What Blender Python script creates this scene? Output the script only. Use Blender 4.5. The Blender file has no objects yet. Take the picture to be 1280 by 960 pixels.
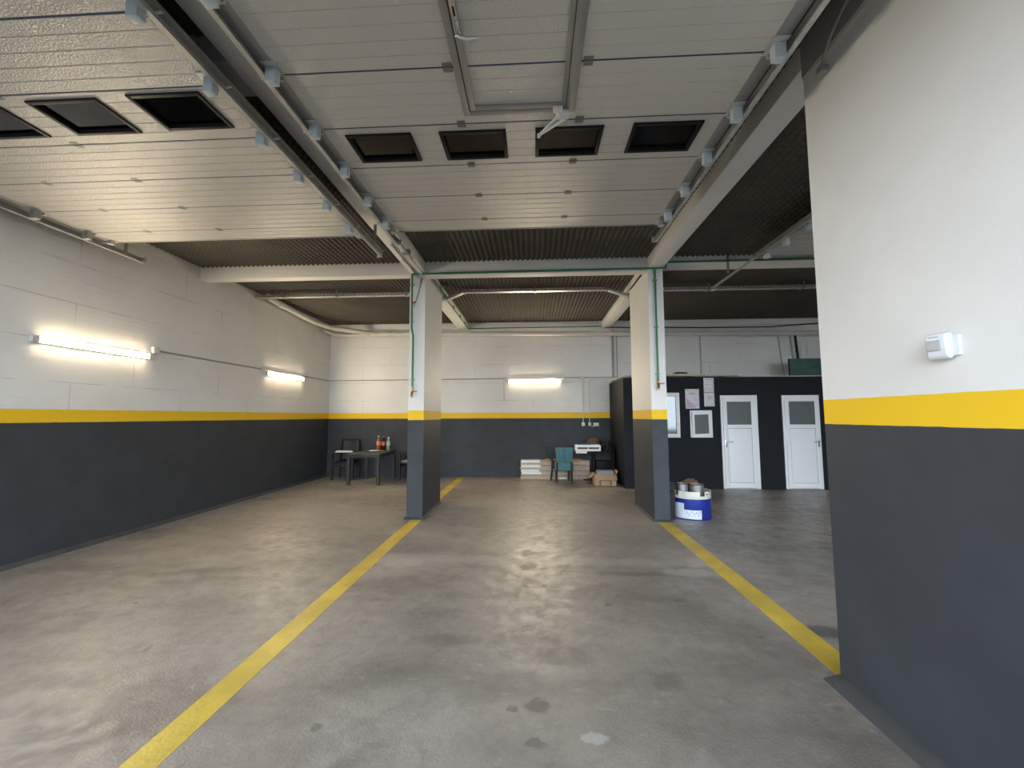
import bpy, bmesh, math, random
from mathutils import Vector, Matrix
random.seed(7)
S = bpy.context.scene
COL = S.collection

# ------------------------------------------------------------------ camera, sky, exposure
cam_d = bpy.data.cameras.new('camera'); cam = bpy.data.objects.new('camera', cam_d); COL.objects.link(cam)
cam_d.sensor_width = 36.0; cam_d.lens = 511.373 * 36 / 1280; cam_d.clip_start = 0.02; cam_d.clip_end = 200
FW = Vector((-0.05142226, 0.99558081, 0.07857867)); RT = Vector((0.99865021, 0.05183774, -0.0032554)); UP = Vector((0.00731435, -0.07830521, 0.9969026))
cam.matrix_world = Matrix(((RT.x, UP.x, -FW.x, 0), (RT.y, UP.y, -FW.y, 0), (RT.z, UP.z, -FW.z, 1.6), (0, 0, 0, 1)))
S.camera = cam
W = bpy.data.worlds.new('sky'); S.world = W; W.use_nodes = True
# overcast sky, bright towards the horizon, dimmer overhead
wt = W.node_tree; bg = wt.nodes['Background']; SKY = 3.5; LAMP = 78.0
_tc = wt.nodes.new('ShaderNodeTexCoord'); _sx = wt.nodes.new('ShaderNodeSeparateXYZ'); wt.links.new(_tc.outputs['Generated'], _sx.inputs[0])
_cr = wt.nodes.new('ShaderNodeValToRGB'); wt.links.new(_sx.outputs['Z'], _cr.inputs[0])
_e = _cr.color_ramp.elements; _e[0].position = 0.0; _e[0].color = (0.86, 0.93, 1.0, 1); _e[1].position = 1.0; _e[1].color = (0.13, 0.17, 0.23, 1)
_m = _e.new(0.28); _m.color = (0.74, 0.86, 1.0, 1); _m = _e.new(0.55); _m.color = (0.24, 0.30, 0.38, 1)
wt.links.new(_cr.outputs[0], bg.inputs[0]); bg.inputs[1].default_value = SKY
S.view_settings.view_transform = 'Standard'; S.view_settings.look = 'None'; S.view_settings.gamma = 1; S.view_settings.use_curve_mapping = False
S.view_settings.exposure = 1.5
S.cycles.use_denoising = True
S.cycles.max_bounces = 14; S.cycles.diffuse_bounces = 8; S.cycles.caustics_reflective = False; S.cycles.caustics_refractive = False
S.cycles.sample_clamp_indirect = 6

# ------------------------------------------------------------------ main dimensions (metres)
XL, XR, YB, YF = -5.59, 9.2, 10.94, -0.12     # walls
ZD = 4.11                                     # underside of the dark egg-crate deck
ZB = 3.94                                     # underside of the beams
CA, CB, CC, CD = -2.0, -1.745, 1.834, 2.07    # column faces in x
C0, C1 = 6.46, 7.68                           # column faces in y
Z0, Z1 = 1.545, 1.697                         # yellow stripe
PX, PY = 1.856, 2.72                          # pier face and pier end
PTY, PTX, PTZ = 9.29, 2.02, 2.455             # office partition

# ------------------------------------------------------------------ material helpers
def new_mat(name):
    m = bpy.data.materials.new(name); m.use_nodes = True
    n = m.node_tree.nodes; b = n['Principled BSDF']
    return m, m.node_tree, n, b
def link(t, a, b): t.links.new(a, b)
def pri(name, col, rough=0.6, metal=0.0, noise=0.0, nscale=6.0, bump=0.0, bscale=80.0, coat=0.0, spec=0.5):
    m, t, n, b = new_mat(name)
    b.inputs['Base Color'].default_value = (*col, 1); b.inputs['Roughness'].default_value = rough; b.inputs['Metallic'].default_value = metal
    b.inputs['Coat Weight'].default_value = coat; b.inputs['Specular IOR Level'].default_value = spec
    g = n.new('ShaderNodeNewGeometry')
    if noise > 0:
        x = n.new('ShaderNodeTexNoise'); x.inputs['Scale'].default_value = nscale; x.inputs['Detail'].default_value = 5
        link(t, g.outputs['Position'], x.inputs['Vector'])
        r = n.new('ShaderNodeMapRange'); r.inputs['From Min'].default_value = 0.3; r.inputs['From Max'].default_value = 0.7
        r.inputs['To Min'].default_value = 1 - noise; r.inputs['To Max'].default_value = 1 + noise
        link(t, x.outputs['Fac'], r.inputs['Value'])
        mx = n.new('ShaderNodeMix'); mx.data_type = 'RGBA'; mx.blend_type = 'MULTIPLY'; mx.inputs['Factor'].default_value = 1
        mx.inputs['A'].default_value = (*col, 1); link(t, r.outputs['Result'], mx.inputs['B']); link(t, mx.outputs['Result'], b.inputs['Base Color'])
    if bump > 0:
        x = n.new('ShaderNodeTexNoise'); x.inputs['Scale'].default_value = bscale; x.inputs['Detail'].default_value = 3
        link(t, g.outputs['Position'], x.inputs['Vector'])
        bp = n.new('ShaderNodeBump'); bp.inputs['Strength'].default_value = bump; bp.inputs['Distance'].default_value = 0.01
        link(t, x.outputs['Fac'], bp.inputs['Height']); link(t, bp.outputs['Normal'], b.inputs['Normal'])
    return m
def emit(name, col, s):
    m, t, n, b = new_mat(name)
    b.inputs['Base Color'].default_value = (*col, 1); b.inputs['Emission Color'].default_value = (*col, 1); b.inputs['Emission Strength'].default_value = s
    return m
def mth(t, op, a, b=None, c=None):
    n = t.nodes.new('ShaderNodeMath'); n.operation = op
    for i, v in enumerate((a, b, c)):
        if v is None: continue
        if isinstance(v, (int, float)): n.inputs[i].default_value = v
        else: link(t, v, n.inputs[i])
    return n.outputs[0]
def mixc(t, fac, a, b, mode='MIX'):
    n = t.nodes.new('ShaderNodeMix'); n.data_type = 'RGBA'; n.blend_type = mode
    for k, v in (('Factor', fac), ('A', a), ('B', b)):
        if isinstance(v, (int, float)): n.inputs[k].default_value = v if k == 'Factor' else (v, v, v, 1)
        elif isinstance(v, tuple): n.inputs[k].default_value = (*v, 1)
        else: link(t, v, n.inputs[k])
    return n.outputs['Result']
def noise(t, vec, scale, detail=4, rough=0.55, dist=0.0):
    n = t.nodes.new('ShaderNodeTexNoise'); n.inputs['Scale'].default_value = scale; n.inputs['Detail'].default_value = detail
    n.inputs['Roughness'].default_value = rough; n.inputs['Distortion'].default_value = dist; link(t, vec, n.inputs['Vector']); return n.outputs['Fac']
def rng(t, v, a, b, c=0.0, d=1.0):
    n = t.nodes.new('ShaderNodeMapRange'); n.interpolation_type = 'SMOOTHSTEP'
    for k, x in (('From Min', a), ('From Max', b), ('To Min', c), ('To Max', d)): n.inputs[k].default_value = x
    link(t, v, n.inputs['Value']); return n.outputs['Result']

WHITE = (0.80, 0.79, 0.765); DARK = (0.045, 0.050, 0.058); YEL = (0.86, 0.54, 0.018)
def wall_mat(name, axis=None, dark_all=False, top_grey=None, boards=False):
    """white above, yellow stripe, anthracite below; axis 'x' or 'y' = horizontal run of the cast concrete joints"""
    m, t, n, b = new_mat(name)
    g = n.new('ShaderNodeNewGeometry'); sp = n.new('ShaderNodeSeparateXYZ'); link(t, g.outputs['Position'], sp.inputs[0])
    P = g.outputs['Position']; z = sp.outputs['Z']
    wn = noise(t, P, 1.3, 5); w = mixc(t, rng(t, wn, 0.3, 0.7), tuple(c * 0.93 for c in WHITE), WHITE)
    height = noise(t, P, 60, 3)
    fine = mth(t, 'MULTIPLY', height, 0.10)
    if axis:
        cb = n.new('ShaderNodeCombineXYZ'); link(t, sp.outputs['X' if axis == 'x' else 'Y'], cb.inputs[0])
        wob = mth(t, 'MULTIPLY', noise(t, P, 2.5, 3), 0.02)
        link(t, mth(t, 'ADD', mth(t, 'SUBTRACT', z, 0.07), wob), cb.inputs[1])
        br = n.new('ShaderNodeTexBrick'); br.inputs['Scale'].default_value = 1; br.inputs['Mortar Size'].default_value = 0.006; br.inputs['Mortar Smooth'].default_value = 0.4
        br.inputs['Brick Width'].default_value = 1.55; br.inputs['Row Height'].default_value = 0.49; br.offset = 0.5
        link(t, cb.outputs[0], br.inputs['Vector'])
        gate = rng(t, noise(t, P, 1.7, 4), 0.42, 0.62)
        jt = mth(t, 'MULTIPLY', br.outputs['Fac'], gate)
        w = mixc(t, mth(t, 'MULTIPLY', jt, 0.6), w, (0.36, 0.35, 0.33))
        # horizontal board marks
        bz = n.new('ShaderNodeCombineXYZ'); link(t, mth(t, 'MULTIPLY', sp.outputs['X' if axis == 'x' else 'Y'], 0.25), bz.inputs[0]); link(t, mth(t, 'MULTIPLY', z, 16.0), bz.inputs[1])
        bn = noise(t, bz.outputs[0], 1.6, 2)
        fine = mth(t, 'ADD', fine, mth(t, 'ADD', mth(t, 'MULTIPLY', bn, 0.35), mth(t, 'MULTIPLY', jt, -0.35)))
    dn = noise(t, P, 3.0, 5); d = mixc(t, rng(t, dn, 0.3, 0.7), tuple(c * 0.9 for c in DARK), tuple(c * 1.1 for c in DARK))
    if dark_all: c = d
    else:
        wv = mth(t, 'ADD', z, mth(t, 'MULTIPLY', mth(t, 'SUBTRACT', noise(t, P, 9, 2), 0.5), 0.006))
        c = mixc(t, mth(t, 'GREATER_THAN', wv, Z1), YEL, w)
        c = mixc(t, mth(t, 'GREATER_THAN', wv, Z0), d, c)
        if top_grey: c = mixc(t, mth(t, 'GREATER_THAN', z, top_grey), c, (0.42, 0.41, 0.40))
    link(t, c, b.inputs['Base Color'])
    b.inputs['Roughness'].default_value = 0.62; b.inputs['Specular IOR Level'].default_value = 0.3
    bp = n.new('ShaderNodeBump'); bp.inputs['Strength'].default_value = 0.5; bp.inputs['Distance'].default_value = 0.012
    link(t, fine, bp.inputs['Height']); link(t, bp.outputs['Normal'], b.inputs['Normal'])
    return m

DKS = (0.13, 0.115, 0.105)
SPOTS = [(0.012, 2.405, .075, .065, DKS, .7), (-.124, 2.374, .04, .03, DKS, .6), (.0, 2.14, .06, .04, DKS, .65), (.29, 2.187, .07, .045, (.58, .56, .52), .6), (2.138, 3.279, .22, .10, (.10, .09, .08), .75),
         (-1.44, 4.576, .26, .15, (.52, .46, .38), .7), (1.0, 4.36, .45, .08, DKS, .45), (.167, 2.884, .22, .12, DKS, .4), (-.623, 3.044, .22, .10, DKS, .4), (1.58, 4.40, .35, .12, (.50, .46, .40), .5), (.80, 2.66, .12, .10, DKS, .45)]
def floor_mat():
    m, t, n, b = new_mat('worn_concrete')
    g = n.new('ShaderNodeNewGeometry'); P = g.outputs['Position']; sp = n.new('ShaderNodeSeparateXYZ'); link(t, P, sp.inputs[0])
    st = n.new('ShaderNodeVectorMath'); st.operation = 'MULTIPLY'; st.inputs[1].default_value = (0.55, 1.0, 1); link(t, P, st.inputs[0]); SV = st.outputs[0]
    base = mixc(t, rng(t, noise(t, SV, 0.9, 6, 0.62, 0.4), 0.32, 0.68), (0.265, 0.229, 0.192), (0.42, 0.370, 0.314))
    base = mixc(t, mth(t, 'MULTIPLY', rng(t, noise(t, SV, 1.5, 8, 0.62, 0.5), 0.47, 0.72), 0.72), base, (0.160, 0.136, 0.114))
    base = mixc(t, mth(t, 'MULTIPLY', rng(t, noise(t, P, 1.7, 6, 0.6, 0.6), 0.54, 0.72), 0.5), base, (0.48, 0.44, 0.38))
    base = mixc(t, mth(t, 'MULTIPLY', rng(t, noise(t, P, 28, 4, 0.7), 0.35, 0.7), 0.18), base, (0.18, 0.165, 0.15))
    base = mixc(t, mth(t, 'MULTIPLY', rng(t, noise(t, P, 6.5, 8, 0.7, 0.7), 0.46, 0.68), 0.34), base, (0.17, 0.148, 0.125))
    base = mixc(t, mth(t, 'MULTIPLY', rng(t, noise(t, SV, 11, 6, 0.7, 0.4), 0.56, 0.70), 0.30), base, (0.52, 0.475, 0.41))
    # oil spots
    base = mixc(t, mth(t, 'MULTIPLY', rng(t, noise(t, P, 3.9, 2, 0.5, 0.3), 0.69, 0.74), 0.55), base, (0.11, 0.10, 0.092))
    # pale cement seam across the middle bay
    y = mth(t, 'ADD', sp.outputs['Y'], mth(t, 'MULTIPLY', mth(t, 'SUBTRACT', noise(t, P, 3, 4), 0.5), 0.25))
    seam = mth(t, 'SUBTRACT', 1.0, rng(t, mth(t, 'ABSOLUTE', mth(t, 'SUBTRACT', y, 4.68)), 0.02, 0.20))
    seam = mth(t, 'MULTIPLY', seam, mth(t, 'MULTIPLY', mth(t, 'GREATER_THAN', sp.outputs['X'], -1.75), mth(t, 'LESS_THAN', sp.outputs['X'], 1.9)))
    base = mixc(t, mth(t, 'MULTIPLY', seam, 0.5), base, (0.46, 0.42, 0.36))
    # individual stains and a crumbled patch
    def spot(x, y, rx, ry, col, k):
        nonlocal base
        d = n.new('ShaderNodeVectorMath'); d.operation = 'SUBTRACT'; d.inputs[1].default_value = (x, y, 0); link(t, P, d.inputs[0])
        q = n.new('ShaderNodeVectorMath'); q.operation = 'MULTIPLY'; q.inputs[1].default_value = (1 / rx, 1 / ry, 0); link(t, d.outputs[0], q.inputs[0])
        l = n.new('ShaderNodeVectorMath'); l.operation = 'LENGTH'; link(t, q.outputs[0], l.inputs[0])
        v = mth(t, 'ADD', l.outputs['Value'], mth(t, 'MULTIPLY', mth(t, 'SUBTRACT', noise(t, P, 1.2 / rx, 4, 0.6), 0.5), 1.6))
        base = mixc(t, mth(t, 'MULTIPLY', rng(t, v, 0.6, 1.1, 1, 0), k), base, col)
    for a in SPOTS: spot(*a)
    link(t, base, b.inputs['Base Color'])
    rr = rng(t, noise(t, P, 7, 6, 0.65, 0.5), 0.35, 0.7, 0.30, 0.58); link(t, rr, b.inputs['Roughness'])
    b.inputs['Specular IOR Level'].default_value = 0.55
    h = mth(t, 'ADD', mth(t, 'MULTIPLY', noise(t, P, 10, 6, 0.65), 0.6), mth(t, 'MULTIPLY', noise(t, P, 70, 4, 0.6), 0.5))
    bp = n.new('ShaderNodeBump'); bp.inputs['Strength'].default_value = 0.42; bp.inputs['Distance'].default_value = 0.012
    link(t, h, bp.inputs['Height']); link(t, bp.outputs['Normal'], b.inputs['Normal'])
    return m

def line_mat():
    m, t, n, b = new_mat('floor_paint')
    g = n.new('ShaderNodeNewGeometry'); P = g.outputs['Position']
    c = mixc(t, rng(t, noise(t, P, 2.2, 6, 0.6), 0.35, 0.7), (0.60, 0.42, 0.055), (0.82, 0.58, 0.075))
    c = mixc(t, mth(t, 'MULTIPLY', rng(t, noise(t, P, 18, 6, 0.75), 0.62, 0.74), 0.7), c, (0.26, 0.20, 0.10))
    link(t, c, b.inputs['Base Color']); b.inputs['Roughness'].default_value = 0.42
    bp = n.new('ShaderNodeBump'); bp.inputs['Strength'].default_value = 0.3; bp.inputs['Distance'].default_value = 0.01
    link(t, noise(t, P, 25, 4), bp.inputs['Height']); link(t, bp.outputs['Normal'], b.inputs['Normal'])
    return m

def clear_mat(name, tint, gloss):
    m, t, n, b = new_mat(name)
    tr = n.new('ShaderNodeBsdfTransparent'); tr.inputs[0].default_value = (*tint, 1)
    gl = n.new('ShaderNodeBsdfGlossy'); gl.inputs['Roughness'].default_value = 0.04; gl.inputs[0].default_value = (0.9, 0.9, 0.9, 1)
    fr = n.new('ShaderNodeFresnel'); fr.inputs[0].default_value = 1.45
    mx = n.new('ShaderNodeMixShader'); link(t, mth(t, 'ADD', fr.outputs[0], gloss), mx.inputs[0]); link(t, tr.outputs[0], mx.inputs[1]); link(t, gl.outputs[0], mx.inputs[2])
    link(t, mx.outputs[0], n['Material Output'].inputs[0]); return m

M = {}
M['wall_l'] = wall_mat('painted_wall_side', 'y'); M['wall_b'] = wall_mat('painted_wall_end', 'x'); M['wall'] = wall_mat('painted_plaster')
M['column'] = wall_mat('painted_column', None); M['pier'] = wall_mat('painted_pier', None, top_grey=3.87)
M['anthracite'] = wall_mat('anthracite_paint', None, dark_all=True)
M['white'] = pri('white_paint', WHITE, 0.6, noise=0.05, nscale=1.5, bump=0.15, bscale=30)
M['grey_conc'] = pri('bare_concrete', (0.40, 0.39, 0.375), 0.8, noise=0.15, nscale=3, bump=0.3, bscale=25)
M['deck'] = pri('egg_crate_foam', (0.088, 0.078, 0.066), 0.85, noise=0.12, nscale=2)
M['black_wall'] = pri('near_black_paint', (0.0125, 0.0138, 0.018), 0.7, noise=0.1, nscale=3, bump=0.1, bscale=40, spec=0.22)
M['sensor'] = pri('off_white_plastic', (0.66, 0.68, 0.70), 0.4)
M['floor'] = floor_mat(); M['line'] = line_mat()
M['base'] = pri('dark_mortar', (0.06, 0.06, 0.06), 0.8, noise=0.2, nscale=8)
M['pave'] = pri('outdoor_asphalt', (0.10, 0.10, 0.10), 0.85, noise=0.15, nscale=2)
M['panel'] = pri('grey_white_steel', (0.55, 0.535, 0.50), 0.20, bump=0.60, bscale=85, noise=0.03, nscale=2, spec=0.6)
M['alu'] = pri('grey_aluminium', (0.30, 0.30, 0.30), 0.42, 0.5, noise=0.05)
M['galv'] = pri('galvanised_steel', (0.56, 0.56, 0.54), 0.36, 0.55, noise=0.12, nscale=9)
M['galv_d'] = pri('dull_galvanised', (0.34, 0.34, 0.32), 0.5, 0.6, noise=0.12, nscale=9)
M['hinge'] = pri('dull_zinc', (0.20, 0.20, 0.185), 0.5, 0.4)
M['bracket'] = pri('sky_tinted_film', (0.50, 0.58, 0.62), 0.4)  # grey-white covers; the blue of the skylight is put into this colour
M['black'] = pri('black_plastic', (0.007, 0.007, 0.008), 0.55, spec=0.2); M['rubber'] = pri('black_rubber', (0.014, 0.014, 0.014), 0.8)
M['acryl'] = clear_mat('tinted_acrylic', (0.62, 0.60, 0.58), 0.02)
M['chrome'] = pri('brushed_chrome', (0.65, 0.65, 0.64), 0.22, 1.0)
M['whitemetal'] = pri('white_enamel', (0.75, 0.76, 0.76), 0.35)
M['pvcdoor'] = pri('white_pvc', (0.88, 0.89, 0.90), 0.35)
M['frost'] = pri('frosted_glass', (0.13, 0.145, 0.145), 0.25)
M['mirror'] = pri('reflective_glass', (0.085, 0.095, 0.10), 0.06, 0.85)
M['green'] = pri('green_pipe_plastic', (0.020, 0.20, 0.085), 0.4); M['greenboard'] = pri('green_board', (0.045, 0.115, 0.095), 0.7, noise=0.1)
M['brass'] = pri('brass', (0.42, 0.26, 0.10), 0.35, 0.9); M['red'] = pri('red_plastic', (0.45, 0.03, 0.025), 0.45)
M['pvc'] = pri('cream_pvc_pipe', (0.70, 0.675, 0.61), 0.4, noise=0.05); M['greypipe'] = pri('grey_conduit', (0.34, 0.33, 0.31), 0.5)
M['boxplastic'] = pri('grey_white_plastic', (0.62, 0.61, 0.58), 0.45)
M['tube'] = emit('warm_tube', (1.0, 0.83, 0.58), LAMP)
M['rattan'] = pri('charcoal_plastic', (0.030, 0.032, 0.034), 0.5, bump=0.3, bscale=60); M['chairblack'] = pri('black_rattan', (0.007, 0.0065, 0.0065), 0.55, bump=0.4, bscale=60)
M['tabletop'] = pri('charcoal_tabletop', (0.055, 0.056, 0.052), 0.5, bump=0.1)
M['cloth_w'] = pri('white_cloth', (0.82, 0.82, 0.80), 0.85); M['cushion'] = pri('grey_cushion', (0.30, 0.31, 0.34), 0.9)
M['teal'] = pri('teal_velvet', (0.075, 0.19, 0.21), 0.8, noise=0.1, nscale=15); M['teal_d'] = pri('dark_teal_velvet', (0.018, 0.050, 0.075), 0.8)
M['darkwood'] = pri('dark_wood', (0.020, 0.013, 0.010), 0.4)
M['board'] = pri('laminate_board', (0.46, 0.36, 0.26), 0.6, noise=0.15, nscale=14); M['board_e'] = pri('pale_board_edge', (0.56, 0.48, 0.38), 0.7, noise=0.2, nscale=20)
M['film'] = pri('white_film', (0.82, 0.82, 0.82), 0.25, bump=0.6, bscale=30); M['orange'] = pri('orange_card', (0.62, 0.34, 0.09), 0.7)
M['card'] = pri('brown_cardboard', (0.43, 0.29, 0.17), 0.85, noise=0.12, nscale=10); M['card_d'] = pri('cardboard_print', (0.20, 0.085, 0.045), 0.85)
M['brown'] = pri('brown_leather', (0.13, 0.065, 0.04), 0.6, bump=0.4, bscale=25); M['blackcloth'] = pri('black_cloth', (0.006, 0.006, 0.007), 0.9, bump=0.5, bscale=18)
M['navy'] = pri('navy_cover', (0.03, 0.045, 0.10), 0.6); M['steelgrey'] = pri('grey_appliance', (0.22, 0.23, 0.24), 0.45)
M['blue'] = pri('blue_drum_paint', (0.012, 0.028, 0.24), 0.38, noise=0.1); M['drumwhite'] = pri('off_white_drum', (0.66, 0.65, 0.58), 0.5, noise=0.12, nscale=9)
M['rust'] = pri('rusty_metal', (0.14, 0.075, 0.04), 0.7, noise=0.3, nscale=20); M['tin'] = pri('tin_metal', (0.26, 0.26, 0.26), 0.45, 0.6, noise=0.15, nscale=14)
M['label'] = pri('faded_label', (0.62, 0.68, 0.72), 0.6, noise=0.1, nscale=40); M['ink'] = pri('printed_ink', (0.09, 0.10, 0.13), 0.7); M['paleink'] = pri('pale_ink', (0.40, 0.41, 0.46), 0.7)
M['paper'] = pri('white_paper', (0.78, 0.77, 0.82), 0.8, bump=0.3, bscale=14); M['pinkprint'] = pri('pink_print', (0.62, 0.50, 0.54), 0.8)
M['cola'] = pri('dark_cola', (0.022, 0.008, 0.006), 0.12); M['amber'] = pri('amber_drink', (0.30, 0.13, 0.02), 0.12); M['pet'] = pri('clear_green_pet', (0.22, 0.33, 0.26), 0.12)
M['lab_r'] = pri('red_label', (0.62, 0.10, 0.09), 0.5); M['lab_o'] = pri('orange_label', (0.72, 0.26, 0.12), 0.5); M['lab_g'] = pri('green_label', (0.42, 0.52, 0.36), 0.5)
M['poly'] = pri('translucent_sheet', (0.82, 0.80, 0.72), 0.4); M['maroon'] = pri('maroon_cloth', (0.10, 0.012, 0.02), 0.8)
M['lens'] = pri('grey_lens', (0.40, 0.40, 0.39), 0.3)

# ------------------------------------------------------------------ mesh helpers
class MB:
    """collects shapes and links them as one mesh object"""
    def __init__(s): s.bm = bmesh.new(); s.mi = 0
    def _faces(s, vs, fs, smooth=False):
        v = [s.bm.verts.new(p) for p in vs]
        for f in fs:
            try:
                q = s.bm.faces.new([v[i] for i in f]); q.material_index = s.mi; q.smooth = smooth
            except ValueError: pass
        return v
    def box(s, a, b, bev=0.0, rot=None):
        x0, y0, z0 = a; x1, y1, z1 = b
        t = bmesh.new(); bmesh.ops.create_cube(t, size=1)
        bmesh.ops.scale(t, vec=(abs(x1 - x0), abs(y1 - y0), abs(z1 - z0)), verts=t.verts)
        if bev > 0: bmesh.ops.bevel(t, geom=list(t.edges), offset=min(bev, 0.45 * min(abs(x1 - x0), abs(y1 - y0), abs(z1 - z0))), segments=2, profile=0.6, affect='EDGES')
        if rot is not None: bmesh.ops.transform(t, matrix=rot, verts=t.verts)
        bmesh.ops.translate(t, vec=((x0 + x1) / 2, (y0 + y1) / 2, (z0 + z1) / 2), verts=t.verts)
        s.merge(t); return s
    def merge(s, t):
        t.verts.ensure_lookup_table(); t.verts.index_update()
        v = [s.bm.verts.new(q.co) for q in t.verts]
        for f in t.faces:
            q = s.bm.faces.new([v[w.index] for w in f.verts]); q.material_index = s.mi; q.smooth = f.smooth
        t.free()
    def prism(s, pts, ax, a, b):
        """closed 2D outline pts extruded along axis ax from a to b; pts are the two other axes in order"""
        def P(u, w, k): return {'x': (k, u, w), 'y': (u, k, w), 'z': (u, w, k)}[ax]
        n = len(pts); vs = [P(u, w, a) for u, w in pts] + [P(u, w, b) for u, w in pts]
        fs = [tuple(range(n)), tuple(range(2 * n - 1, n - 1, -1))] + [(i, n + i, n + (i + 1) % n, (i + 1) % n) for i in range(n)]
        s._faces(vs, fs); return s
    def tube(s, path, r, n=12, cap=True):
        path = [Vector(p) for p in path]; N = len(path); rs = r if isinstance(r, (list, tuple)) else [r] * N
        rings = []; prev = None
        for i, p in enumerate(path):
            d = (path[min(i + 1, N - 1)] - path[max(i - 1, 0)]).normalized()
            if 0 < i < N - 1:
                d = ((path[i + 1] - p).normalized() + (p - path[i - 1]).normalized()).normalized()
                c = d.dot((p - path[i - 1]).normalized())
            else: c = 1
            u = prev - d * prev.dot(d) if prev is not None else d.orthogonal()
            if u.length < 1e-6: u = d.orthogonal()
            u.normalize(); w = d.cross(u); prev = u
            rings.append([p + (u * math.cos(2 * math.pi * k / n) + w * math.sin(2 * math.pi * k / n)) * rs[i] for k in range(n)])
        vs = [q for R in rings for q in R]; fs = []
        for i in range(N - 1):
            for k in range(n): fs.append((i * n + k, i * n + (k + 1) % n, (i + 1) * n + (k + 1) % n, (i + 1) * n + k))
        v = s._faces(vs, fs, True)
        if cap:
            for R, sg in ((v[:n], -1), (v[-n:], 1)):
                q = s.bm.faces.new(R[::sg]); q.material_index = s.mi
        return s
    def lathe(s, prof, c=(0, 0, 0), n=32, closed_bottom=True, closed_top=True):
        vs = []; fs = []
        for r, z in prof:
            for k in range(n): vs.append((c[0] + r * math.cos(2 * math.pi * k / n), c[1] + r * math.sin(2 * math.pi * k / n), c[2] + z))
        for i in range(len(prof) - 1):
            for k in range(n): fs.append((i * n + k, i * n + (k + 1) % n, (i + 1) * n + (k + 1) % n, (i + 1) * n + k))
        v = s._faces(vs, fs, True)
        if closed_bottom: s.bm.faces.new(v[:n][::-1]).material_index = s.mi
        if closed_top: s.bm.faces.new(v[-n:]).material_index = s.mi
        return s
    def blob(s, c, r, seed=0, amp=0.25, sub=3, freq=2.2, zmin=None, xmax=None):
        from mathutils import noise as nz
        t = bmesh.new(); bmesh.ops.create_icosphere(t, subdivisions=sub, radius=1)
        for v in t.verts:
            k = 1 + amp * nz.noise(v.co * freq + Vector((seed * 7.3, seed * 3.1, seed)))
            v.co = Vector((v.co.x * r[0], v.co.y * r[1], v.co.z * r[2])) * k + Vector(c)
            if zmin is not None: v.co.z = max(v.co.z, zmin + 0.0004 * k)
            if xmax is not None: v.co.x = min(v.co.x, xmax)
        for f in t.faces: f.smooth = True
        s.merge(t); return s
    def build(s, name, mat, parent=None, loc=(0, 0, 0), sharp=True):
        me = bpy.data.meshes.new(name); bmesh.ops.recalc_face_normals(s.bm, faces=s.bm.faces); s.bm.to_mesh(me); s.bm.free()
        for m in (mat if isinstance(mat, (list, tuple)) else [mat]): me.materials.append(m)
        if sharp: me.set_sharp_from_angle(angle=math.radians(40))
        return place(name, me, parent, loc)
def place(name, me, parent=None, loc=(0, 0, 0), rotz=0):
    o = bpy.data.objects.new(name, me); COL.objects.link(o); o.location = loc; o.rotation_euler.z = rotz
    if parent is not None: o.parent = parent
    return o
def tag(o, label=None, cat=None, group=None, kind=None):
    for k, v in (('label', label), ('category', cat), ('group', group), ('kind', kind)):
        if v: o[k] = v
    return o
def thing(name, label, cat, loc=(0, 0, 0), rotz=0, group=None, kind=None):
    o = place(name, None, None, loc, rotz); return tag(o, label, cat, group, kind)
def struct(name, mb, mat, label=None, cat=None):
    return tag(mb.build(name, mat), label, cat, kind='structure')
def copy_tree(o, parent=None):
    c = o.copy(); COL.objects.link(c); c.parent = parent
    for ch in list(o.children): copy_tree(ch, c)
    return c
def box1(name, a, b, mat, parent=None, bev=0.0): return MB().box(a, b, bev).build(name, mat, parent)

# ------------------------------------------------------------------ setting: floor, walls, columns, deck, beams
struct('floor', MB().box((XL - .3, YF - .3, -.2), (XR + .3, YB + .3, 0)), M['floor'], 'grey worn concrete garage floor with stains', 'floor')
struct('pavement', MB().box((-30, -32, -.22), (30, YF - .3, -.03)), M['pave'], 'dark paving outside the garage openings', 'pavement')
struct('wall_left', MB().box((XL - .25, YF - .3, 0), (XL, YB, ZD + .3)), M['wall_l'], 'long cast concrete wall painted white, yellow and anthracite with lamps', 'wall')
struct('wall_back', MB().box((XL - .25, YB, 0), (XR + .25, YB + .25, ZD + .3)), M['wall_b'], 'end wall of the garage behind the stacked boards', 'wall')
struct('wall_right', MB().box((XR, YF - .3, 0), (XR + .25, YB, ZD + .3)), M['wall'], 'side wall beyond the white office doors', 'wall')
fw = MB()
for x0, x1 in ((XL, -5.2), (-2.12, -1.62), (1.856, 2.5), (7.4, XR)): fw.box((x0, YF - .25, 0), (x1, YF, 3.5))
fw.box((XL, YF - .25, 3.5), (XR, YF, ZD + .3)); fw.box((-1.62, YF - .25, 3.3), (1.856, YF, 3.5))
struct('wall_front', fw, M['wall'], 'front wall with the garage door openings', 'wall')
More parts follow.
